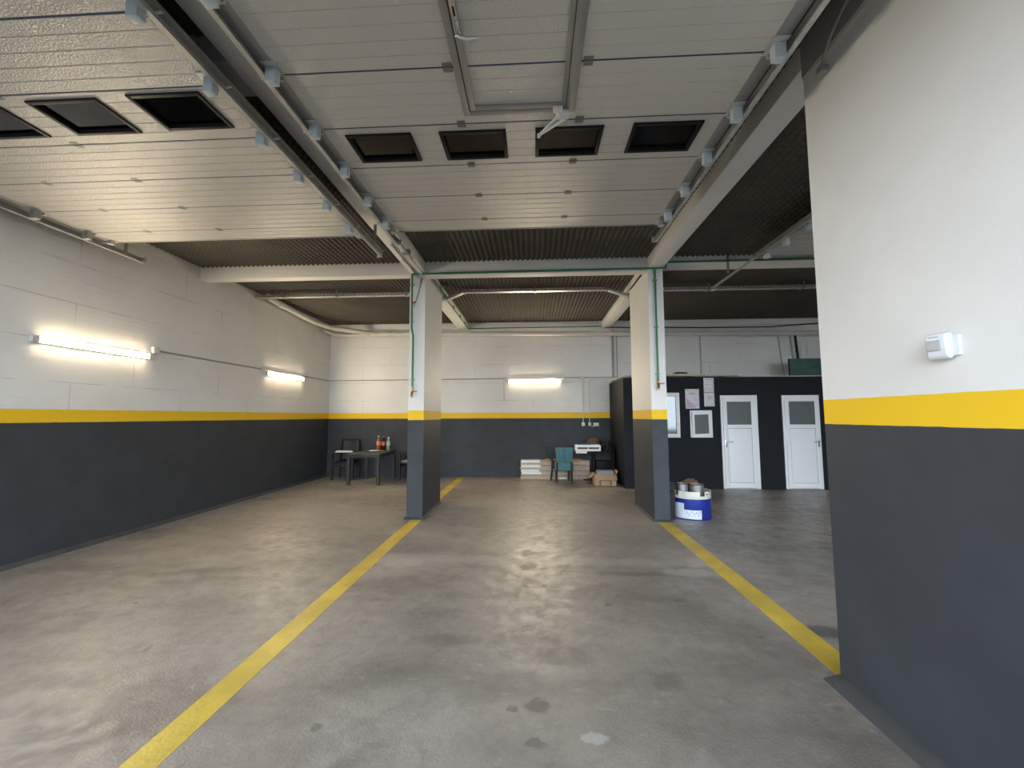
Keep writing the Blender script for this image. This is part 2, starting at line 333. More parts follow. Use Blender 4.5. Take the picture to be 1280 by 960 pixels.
# pier beside the camera
struct('wall_pier', MB().box((PX, YF, 0), (2.09, PY, ZD + .05)), M['pier'], 'white pier with yellow stripe carrying the motion sensor', 'wall')
struct('baseboard_pier', MB().prism([(PX, 0), (PX - .105, 0), (PX - .10, .006), (PX, .03)], 'y', YF, PY), M['base'], 'dark mortar strip along the foot of the near pier', 'baseboard')
struct('baseboard_left', MB().prism([(XL, 0), (XL + .04, 0), (XL + .035, .01), (XL, .05)], 'y', YF, YB), M['base'], 'dark skirting at the foot of the long wall', 'baseboard')
for nm, xa, xb, lab in (('column', CA, CB, 'painted column nearer the charcoal table, green pipe down its edge'), ('column', CC, CD, 'painted column beside the blue drum')):
    struct(nm, MB().box((xa, C0, 0), (xb, C1, ZB + .05)), M['column'], lab, 'column')
    fl = MB()
    for a, b, ax, side in ((C0, C1, 'y', xa), (C0, C1, 'y', xb)):
        sg = -1 if side == xa else 1; fl.prism([(side, 0), (side + sg * .035, 0), (side + sg * .03, .006), (side, .03)], 'y', a - .03, b)
    fl.prism([(C0, 0), (C0 - .035, 0), (C0 - .03, .006), (C0, .03)], 'x', xa - .03, xb + .03)
    struct('baseboard_column', fl, M['anthracite'], 'mortar fillet round the foot of ' + ('the column nearer the charcoal table' if xa < 0 else 'the column beside the blue drum'), 'baseboard')
# deck: egg-crate relief underside
def deck():
    per = 0.079; nx = int((XR - XL) / per * 4); y0 = YF; ny = int((YB - y0) / per * 4)
    vs = []; fs = []
    sx = [(0.0, 1.0, 0.0, -1.0)[i % 4] for i in range(nx + 1)]; sy = [(0.0, 1.0, 0.0, -1.0)[j % 4] for j in range(ny + 1)]
    dx = (XR - XL) / nx; dy = (YB - y0) / ny
    for j in range(ny + 1):
        y = y0 + dy * j
        for i in range(nx + 1): vs.append((XL + dx * i, y, ZD + 0.016 + 0.0155 * sx[i] + 0.0095 * sy[j]))
    w = nx + 1
    for j in range(ny):
        for i in range(nx):
            a = j * w + i; fs.append((a, a + w, a + w + 1, a + 1))
    me = bpy.data.meshes.new('ceiling'); me.from_pydata(vs, [], fs); me.materials.append(M['deck'])
    me.shade_smooth()
    return tag(place('ceiling', me), 'dark brown egg-crate relief ceiling between the beams', 'ceiling', kind='structure')
deck()
struct('light_block_slab', MB().box((XL - .25, YF - .3, ZD + .3), (XR + .25, YB + .25, ZD + .5)), M['grey_conc'], 'unseen slab added above the ridged ceiling to block light', 'ceiling')  # out of view, added to stop sky light coming through the thin deck
struct('ceiling_beam', MB().box((CA, YF, ZB), (CB, YB, ZD + .05), .006), M['white'], 'long white beam over the column with the green pipe', 'beam')
struct('ceiling_beam', MB().box((CC, PY - .02, ZB), (CD, YB, ZD + .05), .006), M['white'], 'long white beam over the column beside the blue drum', 'beam')
struct('ceiling_beam', MB().box((CC, YF, 3.87), (PX + .003, PY - .02, ZD + .05)), M['grey_conc'], 'bare grey beam edge above the near pier', 'beam')
struct('ceiling_beam', MB().box((CB - .01, C0 - .02, 3.90), (CC + .01, C0 + .17, ZD + .04), .004), M['white'], 'white cross beam between the two columns', 'beam')
struct('ceiling_beam', MB().box((XL, C0 - .01, 3.915), (CA + .01, C0 + .17, ZD + .04), .004), M['white'], 'white cross beam from the long wall to the first column', 'beam')
struct('ceiling_beam', MB().box((CD - .01, C0 - .01, 4.015), (XR, C0 + .33, ZD + .04), .004), M['white'], 'white cross beam past the column by the blue drum', 'beam')
struct('ceiling_beam', MB().box((XL, YB - .10, 3.97), (XR, YB, ZD + .04), .004), M['white'], 'low white beam along the top of the end wall', 'beam')
struct('ceiling_beam', MB().box((XL, 2.42, ZB), (CA, 2.72, ZD + .04), .004), M['grey_conc'], 'grey cross beam above the garage door by the long wall', 'beam')
struct('ceiling_beam', MB().box((2.09, 2.42, ZB), (XR, 2.72, ZD + .04), .004), M['grey_conc'], 'grey cross beam behind the near pier', 'beam')
# yellow floor markings
struct('floor_marking', MB().box((-1.911, YF, 0), (-1.738, C0 - .04, .002)).box((-1.985, C1 + .04, 0), (-1.808, YB - .06, .002)), M['line'], 'yellow bay line running to the column with the green pipe', 'floor marking')
struct('floor_marking', MB().box((1.862, PY + .0, 0), (2.056, C0 - .04, .002)), M['line'], 'yellow bay line from the near pier to the column by the blue drum', 'floor marking')

# ------------------------------------------------------------------ office partition
pt = MB()
op = [(3.0 - .3, 3.244, 1.117, 2.11), (3.465, 3.943, 1.117, 1.716), (4.128, 4.914, 0.0, 2.046), (5.447, 6.226, 0.0, 2.041)]
xs = PTX
for x0, x1, z0, z1 in op:
    pt.box((xs, PTY, 0), (x0, PTY + .12, PTZ)); 
    if z0 > 0: pt.box((x0, PTY, 0), (x1, PTY + .12, z0))
    pt.box((x0, PTY, z1), (x1, PTY + .12, PTZ)); xs = x1
pt.box((xs, PTY, 0), (XR, PTY + .12, PTZ)); pt.box((PTX, PTY + .12, 0), (PTX + .12, YB, PTZ))
struct('wall_partition', pt, M['black_wall'], 'low anthracite office partition with white doors', 'wall')
def pvc_window(name, x0, x1, z0, z1, glass, tilt, label):
    t = thing(name, label, 'window', ((x0 + x1) / 2, PTY, z0), kind='structure'); w = (x1 - x0) / 2; h = z1 - z0
    f = MB(); b = .05
    for a, c in (((-w, -.02, 0), (-w + b, .05, h)), ((w - b, -.02, 0), (w, .05, h)), ((-w + b, -.02, 0), (w - b, .05, b)), ((-w + b, -.02, h - b), (w - b, .05, h))): f.box(a, c, .006)
    f.build('window_frame', M['pvcdoor'], t)
    s = MB(); w2 = w - b + .012; c2 = .052; hh = h - 2 * b + .024
    for a, c in (((-w2, -.045, 0), (-w2 + c2, -.01, hh)), ((w2 - c2, -.045, 0), (w2, -.01, hh)), ((-w2 + c2, -.045, 0), (w2 - c2, -.01, c2)), ((-w2 + c2, -.045, hh - c2), (w2 - c2, -.01, hh))): s.box(a, c, .006)
    so = s.build('window_sash', M['pvcdoor'], t, (0, 0, b - .012))
    MB().box((-w2 + c2, -.03, c2), (w2 - c2, -.022, hh - c2)).build('pane', glass, so)
    g = MB().box((-w2 + c2 - .004, -.0465, c2 - .004), (w2 - c2 + .004, -.045, c2)).box((-w2 + c2 - .004, -.0465, hh - c2), (w2 - c2 + .004, -.045, hh - c2 + .004))
    g.box((-w2 + c2 - .004, -.0465, c2), (-w2 + c2, -.045, hh - c2)).box((w2 - c2, -.0465, c2), (w2 - c2 + .004, -.045, hh - c2)).build('gasket', M['steelgrey'], so)
    if tilt: so.rotation_euler.z = 0; so.rotation_euler.x = tilt; so.rotation_euler.y = math.radians(-2.5)
    MB().box((-w + b, .051, b), (w - b, .06, h - b)).build('backing', M['black'], t)
    return t
pvc_window('window_1', 2.70, 3.244, 1.117, 2.11, M['mirror'], 0, 'tall white framed window with reflections, half hidden by the column')
pvc_window('window_2', 3.465, 3.943, 1.117, 1.716, M['frost'], math.radians(5), 'small white tilted window under the posted sheets')
def pvc_door(name, x0, x1, z1, handle_side, wide_right, label):
    t = thing(name, label, 'door', ((x0 + x1) / 2, PTY, 0), kind='structure'); w = (x1 - x0) / 2; h = z1
    f = MB(); b = .055
    f.box((-w, -.03, .012), (-w + b, .07, h), .006).box((w - b, -.03, .012), (w, .07, h), .006).box((-w + b, -.03, h - b), (w - b, .07, h), .006)
    f.build('door_frame', M['pvcdoor'], t)
    MB().box((-w + b, -.03, 0), (w - b, .07, .014)).build('threshold', M['galv'], t)
    L = MB(); a = -w + b - .02; c = w - b + (.02 if not wide_right else -.01); y0, y1 = -.055, -.02; st = .085; zg0, zg1 = 1.40, 1.905
    L.box((a, y0, .03), (a + st, y1, h - .04), .006).box((c - st, y0, .03), (c, y1, h - .04), .006)
    for z0, z2 in ((.03, .03 + .115), (1.32, zg0), (zg1, h - .04)): L.box((a + st - .003, y0, z0), (c - st + .003, y1, z2), .006)
    lf = L.build('door_leaf', M['pvcdoor'], t)
    MB().box((a + st, -.045, .14), (c - st, -.025, 1.325), .004).build('infill_panel', M['pvcdoor'], lf)
    g = MB()
    for q in (a + st, c - st - .006): g.box((q, -.0465, .145), (q + .006, -.0445, 1.32))
    for q in (.145, 1.314): g.box((a + st, -.0465, q), (c - st, -.0445, q + .006))
    for q in (a + st, c - st - .008): g.box((q, -.0565, zg0), (q + .008, -.04, zg1))
    for q in (zg0, zg1 - .008): g.box((a + st, -.0565, q), (c - st, -.04, q + .008))
    g.build('gasket', M['steelgrey'], lf)
    MB().box((a + st, -.042, zg0), (c - st, -.034, zg1)).build('pane', M['frost'], lf)
    hx = a + .04 if handle_side < 0 else c - .04; sg = 1 if handle_side < 0 else -1
    H = MB().box((hx - .016, y0 - .008, .92), (hx + .016, y0, 1.08), .004)
    H.tube([(hx, y0, 1.03), (hx, y0 - .045, 1.03), (hx + sg * .02, y0 - .05, 1.03), (hx + sg * .13, y0 - .05, 1.026)], .009, 10)
    H.build('door_handle', M['chrome'], lf); MB().tube([(hx, y0 - .012, .945), (hx, y0 - .007, .945)], .009, 12).build('keyhole', M['black'], lf)
    MB().box((-w + b, .071, .014), (w - b, .08, h - b)).build('backing', M['black'], t)
    return t
pvc_door('door_1', 4.128, 4.914, 2.046, -1, True, 'white office door closer to the small tilted window')
pvc_door('door_2', 5.447, 6.226, 2.041, 1, False, 'white office door beside the near pier, handle at its far side')
# posted sheets
def sheet(x0, x1, z0, z1, label, lines, pink=False):
    t = thing('posted_sheet', label, 'paper', ((x0 + x1) / 2, PTY - .0015, z0), group='posted sheets on the partition'); w = (x1 - x0) / 2; h = z1 - z0
    n = 10; vs = []; fs = []
    m = MB()
    for j in range(n + 1):
        for i in range(5):
            x = -w + 2 * w * i / 4; z = h * j / n; vs.append((x, -.004 - .003 * math.sin(j * 1.1 + i * .7), z))
    for j in range(n):
        for i in range(4): a = j * 5 + i; fs.append((a, a + 1, a + 6, a + 5))
    m._faces(vs, fs, True); o = m.build('paper', M['paper'], t)
    so = o.modifiers.new('thick', 'SOLIDIFY'); so.thickness = .0008
    if pink: MB().prism([(-w * .9, h * .06), (w * .55, h * .06), (-w * .9, h * .55)], 'y', -.0088, -.0082).build('printed_corner', M['pinkprint'], t)
    for cx, cz, lw, lh in lines: MB().box((cx * w - lw * w, -.0092, cz * h - lh * h), (cx * w + lw * w, -.0086, cz * h + lh * h)).build('text_line', M['paleink'], t)
sheet(3.378, 3.684, 1.752, 2.192, 'large printed sheet on the partition above the small tilted window', [(-.65, .92, .22, .02), (-.2, .92, .1, .015), (.55, .92, .25, .01), (0, .80, .4, .015), (.05, .75, .6, .015), (0, .66, .05, .02), (.3, .57, .25, .01), (.35, .44, .3, .012), (.1, .25, .8, .008), (.5, .17, .3, .012), (-.5, .08, .25, .008)], True)
sheet(3.788, 4.012, 2.112, 2.437, 'upper of the two narrow posted sheets next to the nearer white door', [(-.3, .88, .35, .02), (.5, .87, .3, .02), (0, .55, .8, .01), (0, .25, .8, .012), (0, .17, .7, .01)])
sheet(3.788, 4.014, 1.803, 2.104, 'lower of the two narrow posted sheets next to the nearer white door', [(-.5, .93, .2, .012), (0, .74, .3, .02), (.1, .66, .55, .02), (.1, .57, .4, .02), (-.2, .47, .35, .016), (.5, .2, .25, .016), (0, .1, .8, .008)])
# roof sheet of the office and odds on it
def corrugated(x0, x1, y0, y1, z, per, amp):
    n = int((x1 - x0) / per * 6); vs = []; fs = []
    for j, y in enumerate((y0, y1)):
        for i in range(n + 1): vs.append((x0 + (x1 - x0) * i / n, y, z + amp * math.sin(2 * math.pi * i / 6)))
    for i in range(n): fs.append((i, i + 1, n + 2 + i, n + 1 + i))
    m = MB(); m._faces(vs, fs, True); return m
o = corrugated(2.05, 4.62, PTY - .10, YB - .03, PTZ + .042, .085, .022).build('corrugated_sheet', M['poly']); so = o.modifiers.new('thick', 'SOLIDIFY'); so.thickness = .014
tag(o, 'pale corrugated sheet laid over the office partition', 'roof sheet')
o = MB().box((4.62, PTY + .02, PTZ), (XR, YB - .03, PTZ + .02)).build('office_roof_panel', M['boxplastic']); tag(o, 'flat cover panel over the office behind the white doors', 'roof panel')
o = MB().blob((3.33, 9.35, PTZ + .105), (.16, .08, .022), 4, .3).build('folded_rag', M['maroon']); tag(o, 'maroon rag on the edge of the corrugated sheet', 'rag')
t = thing('green_board', 'dark green board standing on the office roof by the end wall', 'board', (6.47, 10.0, PTZ + .02))
MB().box((-.37, -.012, 0), (.75, .012, .47), .003).build('board', M['greenboard'], t); MB().box((-.395, -.016, 0), (-.372, .016, .47), .002).build('edge_strip', M['rubber'], t)
MB().tube([(.12, -.02, .27), (.30, -.022, .272)], .006, 8).build('handle_slot', M['black'], t)

# ------------------------------------------------------------------ overhead sectional doors
ZL = 3.72
SEC = 0.485
def section_mb(x0, x1, y0, y1):
    """one door section: grooved underside, extruded along x; z = 0 is the face"""
    p = [(y0 + .0055, .04), (y0 + .0055, .005), (y0 + .008, 0)]
    n = max(1, round((y1 - y0) / .097))
    for k in range(1, n):
        y = y0 + (y1 - y0) * k / n; p += [(y - .0035, 0), (y - .0015, .0035), (y + .0015, .0035), (y + .0035, 0)]
    p += [(y1 - .008, 0), (y1 - .0055, .005), (y1 - .0055, .04)]
    return MB().prism(p, 'x', x0, x1)
def hinge_mb():
    h = MB().box((-.03, -.034, -.003), (.03, -.004, 0), .001).box((-.03, .004, -.003), (.03, .034, 0), .001)
    h.tube([(-.032, 0, -.004), (.032, 0, -.004)], .005, 8)
    for x in (-.018, .018):
        for y in (-.022, .022): h.tube([(x, y, -.005), (x, y, -.002)], .005, 6)
    return h
def bracket_mb(s):
    b = MB().box((-.032, -.03, -.098), (.032, .022, -.008), .003)
    return b
def bracket_plate_mb(s):
    b = MB().box((-.05, -.065, -.008), (.04, .065, 0), .001).tube([(s * .02, .035, -.022), (s * .105, .035, -.022)], .007, 8)
    b.box((-.03, .05, -.03), (.03, .062, -.004), .001)
    return b
protos = {}
def proto(key, fn, mat):
    if key not in protos:
        m = fn(); me = bpy.data.meshes.new(key); bmesh.ops.recalc_face_normals(m.bm, faces=m.bm.faces); m.bm.to_mesh(me); m.bm.free(); me.materials.append(mat); me.set_sharp_from_angle(angle=math.radians(40)); protos[key] = me
    return protos[key]
def window_frame_mb():
    w, h, b = .252, .167, .028; f = MB()
    for a, c in (((-w, -h, -.012), (-w + b, h, .03)), ((w - b, -h, -.012), (w, h, .03)), ((-w + b, -h, -.012), (w - b, -h + b, .03)), ((-w + b, h - b, -.012), (w - b, h, .03))): f.box(a, c, .004)
    return f
def overhead_door(label, x0, x1, seams, zl, strip, windows, wsec, hinges, bx, wicket=False):
    """x0..x1 panel width, seams = y of every joint, the last is the free edge"""
    t = thing('overhead_garage_door', label, 'garage door', ((x0 + x1) / 2, seams[-1], zl), kind='thing'); cx = (x0 + x1) / 2; ye = seams[-1]
    for k in range(len(seams) - 1):
        a, b = seams[k] - ye, seams[k + 1] - ye
        if windows and k == wsec:
            w = .235; yc0, yc1 = windows[0][1] - .15, windows[0][1] + .15
            xs = x0; m = MB()
            for wx, wy in windows:
                m2 = section_mb(xs - cx, wx - w - cx, a, b); m.merge(m2.bm); xs = wx + w
            m.merge(section_mb(xs - cx, x1 - cx, a, b).bm)
            for wx, wy in windows:
                m.box((wx - w - cx, a + .006, 0), (wx + w - cx, yc0 - ye, .04)); m.box((wx - w - cx, yc1 - ye, 0), (wx + w - cx, b - .006, .04))
            so = m.build('door_section', M['panel'], t)
            for wx, wy in windows:
                place('window_frame', proto('window_frame', window_frame_mb, M['black']), so, (wx - cx, wy - ye, 0))
                place('window_pane', proto('window_pane', lambda: MB().box((-.222, -.137, .016), (.222, .137, .02)), M['acryl']), so, (wx - cx, wy - ye, 0))
        else:
            so = section_mb(x0 - cx, x1 - cx, a, b).build('door_section', M['panel'], t)
        for s, xx in ((-1, x0), (1, x1)):
            e = MB().box((xx - cx if s > 0 else xx - strip - cx, a + .003, -.001), (xx + strip - cx if s > 0 else xx - cx, b - .003, .042), .002)
            e.build('end_cap', M['alu'], so)
        if k < len(seams) - 2:
            for hx in hinges: place('hinge', proto('hinge', hinge_mb, M['hinge']), t, (hx - cx, b, 0))
            for s, xx in ((-1, bx[0]), (1, bx[1])):
                p = place('roller_bracket', proto('bracket_plate%d' % s, lambda: bracket_plate_mb(s), M['galv']), t, (xx - cx, b - .045, 0))
                place('cover', proto('bracket_cover', lambda: bracket_mb(1), M['bracket']) if xx > -4 else proto('bracket_cover_shaded', lambda: bracket_mb(1), M['galv_d']), p)  # same covers by the long wall, their shade put in as a darker colour
    for k in range(1, len(seams) - 1):
        MB().box((x0 - cx, seams[k] - ye - .006, .003), (x1 - cx, seams[k] - ye + .006, .03)).build('joint_seal', M['navy'], t)
    MB().box((x0 - strip - cx, -.001, -.004), (x1 + strip - cx, .016, .046), .004).build('edge_seal', M['galv_d'], t)
    for s, xx in ((-1, bx[0]), (1, bx[1])):
        p = MB().box((xx - cx - .05, -.10, -.006), (xx - cx + .05, -.005, 0), .001).tube([(xx - cx, -.05, -.025), (xx - cx + s * .09, -.05, -.025)], .008, 8).box((xx - cx - .03, -.075, -.045), (xx - cx + .03, -.02, -.004), .004)
        p.build('bottom_bracket', M['galv'], t)
    if wicket:
        wx0, wx1, wy = -.47, .303, 2.706; ys = seams[0] + .1
        f = MB(); d = -.012; b = .042
        f.box((wx0 - cx, ys - ye, d), (wx0 + b - cx, wy - ye, .002), .002).box((wx1 - .062 - cx, ys - ye, d), (wx1 - cx, wy - ye, .002), .002).box((wx0 + b - cx, wy - b - ye, d), (wx1 - .062 - cx, wy - ye, .002), .002)
        wf = f.build('wicket_frame', M['alu'], t)
        gx0, gx1, gy = wx0 + b, wx1 - .062, wy - b
        MB().box((gx0 - cx, ys - ye, -.004), (gx0 + .007 - cx, gy - ye, .001)).box((gx0 - cx, gy - .006 - ye, -.004), (gx1 - cx, gy - ye, .001)).box((gx1 - .004 - cx, ys - ye, -.004), (gx1 - cx, gy - ye, .001)).build('gap_seal', M['rubber'], wf)
        lx0, lx1, ly = gx0 + .007, gx1 - .004, gy - .006; L = MB(); c = .04
        L.box((lx0 - cx, ys - ye, d), (lx0 + c - cx, ly - ye, .002), .002).box((lx1 - .03 - cx, ys - ye, d), (lx1 - cx, ly - ye, .002), .002).box((lx0 + c - cx, ly - c - ye, d), (lx1 - .03 - cx, ly - ye, .002), .002)
        wl = L.build('wicket_leaf_frame', M['alu'], t)
        hx, hy = lx0 + .022 - cx, 2.045 - ye
        h = MB().box((hx - .017, hy - .20, d - .008), (hx + .017, hy + .035, d), .004)
        h.tube([(hx, hy, d), (hx, hy, d - .05), (hx + .012, hy, d - .058), (hx + .05, hy + .012, d - .060), (hx + .115, hy + .012, d - .058)], [.011, .011, .011, .012, .010], 12)
        h.build('wicket_handle', M['chrome'], wl); MB().box((hx - .005, hy - .12, d - .0095), (hx + .005, hy - .07, d - .0075)).build('keyhole', M['black'], wl)
        cl = MB().box((.175 - cx, 2.676 - ye, d - .035), (.262 - cx, 2.735 - ye, d), .006)
        cb = cl.build('closer_body', M['whitemetal'], t)
        q = d - .04
        MB().tube([(.195 - cx, 2.672 - ye, q), (.055 - cx, 2.868 - ye, q - .006)], .009, 8).tube([(.055 - cx, 2.868 - ye, q - .006), (.235 - cx, 2.70 - ye, q - .014)], .009, 8).box((.15 - cx, 2.640 - ye, d - .03), (.215 - cx, 2.672 - ye, d), .004).tube([(.055 - cx, 2.868 - ye, q - .02), (.055 - cx, 2.868 - ye, q + .004)], .012, 10).build('closer_arm', M['whitemetal'], cb)
    return t
mid_seams = [.85 - .25, .855, 1.34, 1.825, 2.31, 2.795, 3.277, 3.755, 4.232, 4.47]
lft_seams = [.66, .91, 1.395, 1.88, 2.365, 2.853, 3.335, 3.82, 4.305, 4.56]
overhead_door('raised sectional garage door between the columns, small wicket door in it', -1.545, 1.368, mid_seams, ZL, .085, [(-1.153, 3.027), (-.44, 3.029), (.283, 3.028), (.997, 3.018)], 5, (-.507, .345), (-1.572, 1.415), True)
overhead_door('raised sectional garage door by the long lamp-lit wall', -5.055, -2.03, lft_seams, ZL, .07, [(-4.59, 2.585), (-3.87, 2.585), (-3.143, 2.58), (-2.42, 2.566)], 4, (-3.535, -4.385), (-5.06, -2.01))
rs = [1.35 + .43 * k for k in range(11)] + [5.72]; ZR = 3.83
overhead_door('raised garage door half hidden behind the near white pier', 3.22, 6.1, rs, ZR, .07, [], 99, (4.0, 5.3), (3.20, 6.12))
def track(label, x, y0, y1, z, s, hangers, k=1.0, ya=None):
    """C rail opening towards s"""
    t = thing('door_track', label, 'track', (x, y1, z)); L = y0 - y1
    c = [(0, -.03), (0, .03), (s * .032, .03), (s * .032, .018), (s * .029, .018), (s * .029, .0265), (s * .0035, .0265), (s * .0035, -.0265), (s * .029, -.0265), (s * .029, -.018), (s * .032, -.018), (s * .032, -.03)]
    c = [(u * k, w * k) for u, w in c]
    MB().prism(c, 'y', L, 0).build('rail', M['galv'], t)
    MB().box((-s * .03, L, .031), (s * .002, (ya or y1) - y1 - .02, .034)).box((-s * .004, L, -.005), (-s * .001, (ya or y1) - y1 - .02, .034)).build('stiffening_angle', M['galv_d'], t)
    for hy in hangers:
        MB().box((-s * .03 - .015, hy - y1 - .012, .034), (-s * .03 + .015, hy - y1 + .012, ZD - z + .01), .001).build('hanger', M['galv_d'], t)
    MB().box((-.004, -.004, -.035), (s * .07, .004, .035), .001).build('end_stop', M['galv'], t)
    return t
track('rail of the middle door under the beam nearer the long wall', -1.648, .6, 4.72, 3.70, 1, (1.6, 2.95, 4.3))
track('rail of the middle door next to the near pier', 1.50, .6, 4.82, 3.70, -1, (1.6, 3.2, 4.4))
track('rail of the wall-side garage door beside the beam', -1.945, .6, 5.08, 3.70, -1, (4.75,))
track('rail of the wall-side garage door along the lamp-lit wall', -5.245, .6, 5.08, 3.70, 1, (4.9,))
track('rail of the half hidden door, jutting past the cross beam', 3.105, 1.2, 7.15, 3.80, 1, (6.44,), .6, 5.75)
# trunking and spring buffer at the end of the left middle rail
t = thing('rail_buffer', 'steel buffer at the end of the middle door rail, under the beam', 'buffer', (-1.66, 4.75, 3.74))
MB().box((-.03, 0, -.03), (.035, .07, .03), .004).build('housing', M['galv'], t); MB().tube([(.0, .07, 0), (.0, .42, .02)], .022, 12).build('plunger', M['boxplastic'], t)
MB().box((.035, -.2, -.02), (.05, .55, -.005)).box((-.04, .38, -.015), (.06, .43, .05), .003).build('side_strap', M['galv_d'], t)
t = thing('cable_trunking', 'white trunking with a loose grey cable under the long beam', 'trunking', (-1.86, 5.2, ZB))
MB().box((.03, 0, -.035), (.08, 1.22, 0), .004).build('trunk', M['boxplastic'], t)
pth = [(-.02 + .03 * math.sin(k * .9), k * .122, -.012 - .02 * math.sin(math.pi * k / 10) ** 2) for k in range(11)]
MB().tube(pth, .006, 8).build('loose_cable', M['greypipe'], t)
MB().box((-.06, .1, -.012), (-.03, 1.2, 0), .002).build('flat_strip', M['galv_d'], t)
t = thing('elbow_conduit', 'grey elbow conduit at the top of the near pier', 'conduit', (1.834, 2.35, 3.86))
MB().tube([(-.025, .14, -.10), (-.025, .05, .02), (-.025, -.08, .10), (-.025, -.5, .13)], .010, 10).build('pipe', M['greypipe'], t); MB().box((-.04, .12, -.13), (0.01, .16, -.09), .005).build('gland', M['greypipe'], t)

# ------------------------------------------------------------------ tube lamps and wiring
def tube_lamp(label, c, along, L, wall):
    """c = centre at the wall, along 'x'/'y'; wall = unit vector off the wall"""
    t = thing('tube_lamp', label, 'lamp', c, 0 if along == 'x' else math.radians(90) * (-1 if wall[0] > 0 else 1), 'warm tube lamps on the walls')
    MB().box((-L / 2, -.045, -.036), (L / 2, 0, .036), .006).build('lamp_housing', M['boxplastic'], t)
    pr = [(-.046, -.034)] + [(-.046 - .006 * math.sin(math.pi * k / 10), -.034 * math.cos(math.pi * k / 10)) for k in range(1, 10)] + [(-.046, .034)]
    MB().prism(pr, 'x', -L / 2 + .05, L / 2 - .05).build('diffuser', M['tube'], t)
    for s in (-1, 1): MB().box((s * (L / 2 - .05), -.056, -.038), (s * (L / 2 + .02), 0, .038), .008).build('end_cap', M['boxplastic'], t)
    return t
# local -y is off the wall: back wall faces -y (rot 0); long wall faces +x (rot +90)
tube_lamp('long warm tube lamp on the white wall, nearest of the three', (XL, 4.93, 2.482), 'y', 1.42, (-1, 0, 0))
tube_lamp('warm tube lamp on the side wall close to the far corner', (XL, 8.92, 2.512), 'y', 1.42, (-1, 0, 0))
tube_lamp('warm tube lamp on the end wall above the stacked boards', (.045, YB, 2.520), 'x', 1.46, (0, -1, 0))
t = thing('wall_conduit', 'grey wiring conduit with junction boxes joining the wall lamps', 'conduit', (XL, 5.7, 2.585))
MB().tube([(.018, .03, 0), (.018, YB - 5.7 - .03, 0), (.035, YB - 5.7 - .018, 0), (8.0, YB - 5.7 - .018, .04)], .013, 10).build('pipe', M['greypipe'], t)
for x, y in ((0, 0), (0, 2.42)): MB().box((0, y - .05, -.05), (.055, y + .05, .05), .008).build('junction_box', M['boxplastic'], t)
for x in (4.84, 6.9): MB().box((x - .05, YB - 5.7 - .055, -.03), (x + .05, YB - 5.7, .07), .008).build('junction_box', M['boxplastic'], t)
MB().tube([(4.80, YB - 5.7 - .012, -.03), (4.80, YB - 5.7 - .012, -.58)], .008, 8).build('down_pipe', M['boxplastic'], t)
t = thing('riser_pipe', 'grey riser pipe up the end wall beside the office corner', 'pipe', (2.125, YB, 2.62)); MB().tube([(0, -.03, 0), (0, -.03, 1.26)], .03, 12).build('pipe', M['greypipe'], t); MB().tube([(.11, -.012, -.2), (.11, -.012, 1.26)], .01, 8).build('side_conduit', M['greypipe'], t)
for x, lab in ((1.315, 'white wall socket under the conduit nearest the lamp'), (1.483, 'grey wall socket between its two white neighbours')):
    t = thing('wall_socket', lab, 'socket', (x, YB, 1.385))
    MB().box((-.038, -.045, -.045), (.038, 0, .045), .008).build('socket_box', M['pvcdoor'] if x < 1.4 else M['boxplastic'], t); MB().box((-.026, -.05, -.03), (.026, -.044, .022), .003).build('socket_face', M['boxplastic'], t)
    dz = 1.22 if x < 1.4 else 1.17
    p = [(0, -.018, .045), (0, -.018, dz)] if x < 1.4 else [(0, -.018, .045), (0, -.018, dz - .06), (.02, -.018, dz - .012), (.06, -.018, dz), (.64, -.018, dz + .03)]
    MB().tube(p, .010, 10).build('supply_pipe', M['boxplastic'], t)
t = thing('wall_socket', 'wide white double socket beside the grey one', 'socket', (1.65, YB, 1.375)); MB().box((-.07, -.045, -.04), (.07, 0, .045), .008).build('socket_box', M['pvcdoor'], t)
for s in (-1, 1): MB().box((s * .034 - .027, -.05, -.026), (s * .034 + .027, -.044, .03), .003).build('socket_face', M['boxplastic'], t)
MB().tube([(-.12, -.012, -.035), (-.09, -.012, -.055), (-.05, -.012, -.045)], .008, 8).build('link_pipe', M['boxplastic'], t)
# pipes on the end wall past the office
for x, r, mt, lab in ((5.0, .012, 'greypipe', 'thin grey conduit up the end wall, left of the green board'), (6.74, .02, 'greypipe', 'grey conduit rising above the green board'), (6.86, .03, 'rubber', 'dark pipe rising above the green board'), (4.49, .008, 'greypipe', 'slim joint strip up the end wall above the office')):
    pass
o = MB().tube([(6.52, YB - .02, PTZ + .03), (6.40, YB - .02, 3.75)], .014, 8).build('conduit_pipe', M['greypipe']); tag(o, 'thin grey conduit up the end wall left of the green board', 'conduit')
o = MB().tube([(6.80, YB - .025, PTZ + .03), (6.70, YB - .025, 3.75)], .022, 8).build('conduit_pipe', M['greypipe']); tag(o, 'thicker grey conduit behind the green board', 'conduit')
o = MB().tube([(6.92, YB - .03, PTZ + .03), (6.83, YB - .03, 3.75)], .03, 8).build('conduit_pipe', M['rubber']); tag(o, 'dark conduit behind the green board', 'conduit')
o = MB().box((4.40, YB - .012, PTZ + .03), (4.43, YB, 3.75)).build('joint_strip', M['greypipe']); tag(o, 'slim joint strip up the end wall above the office', 'strip')
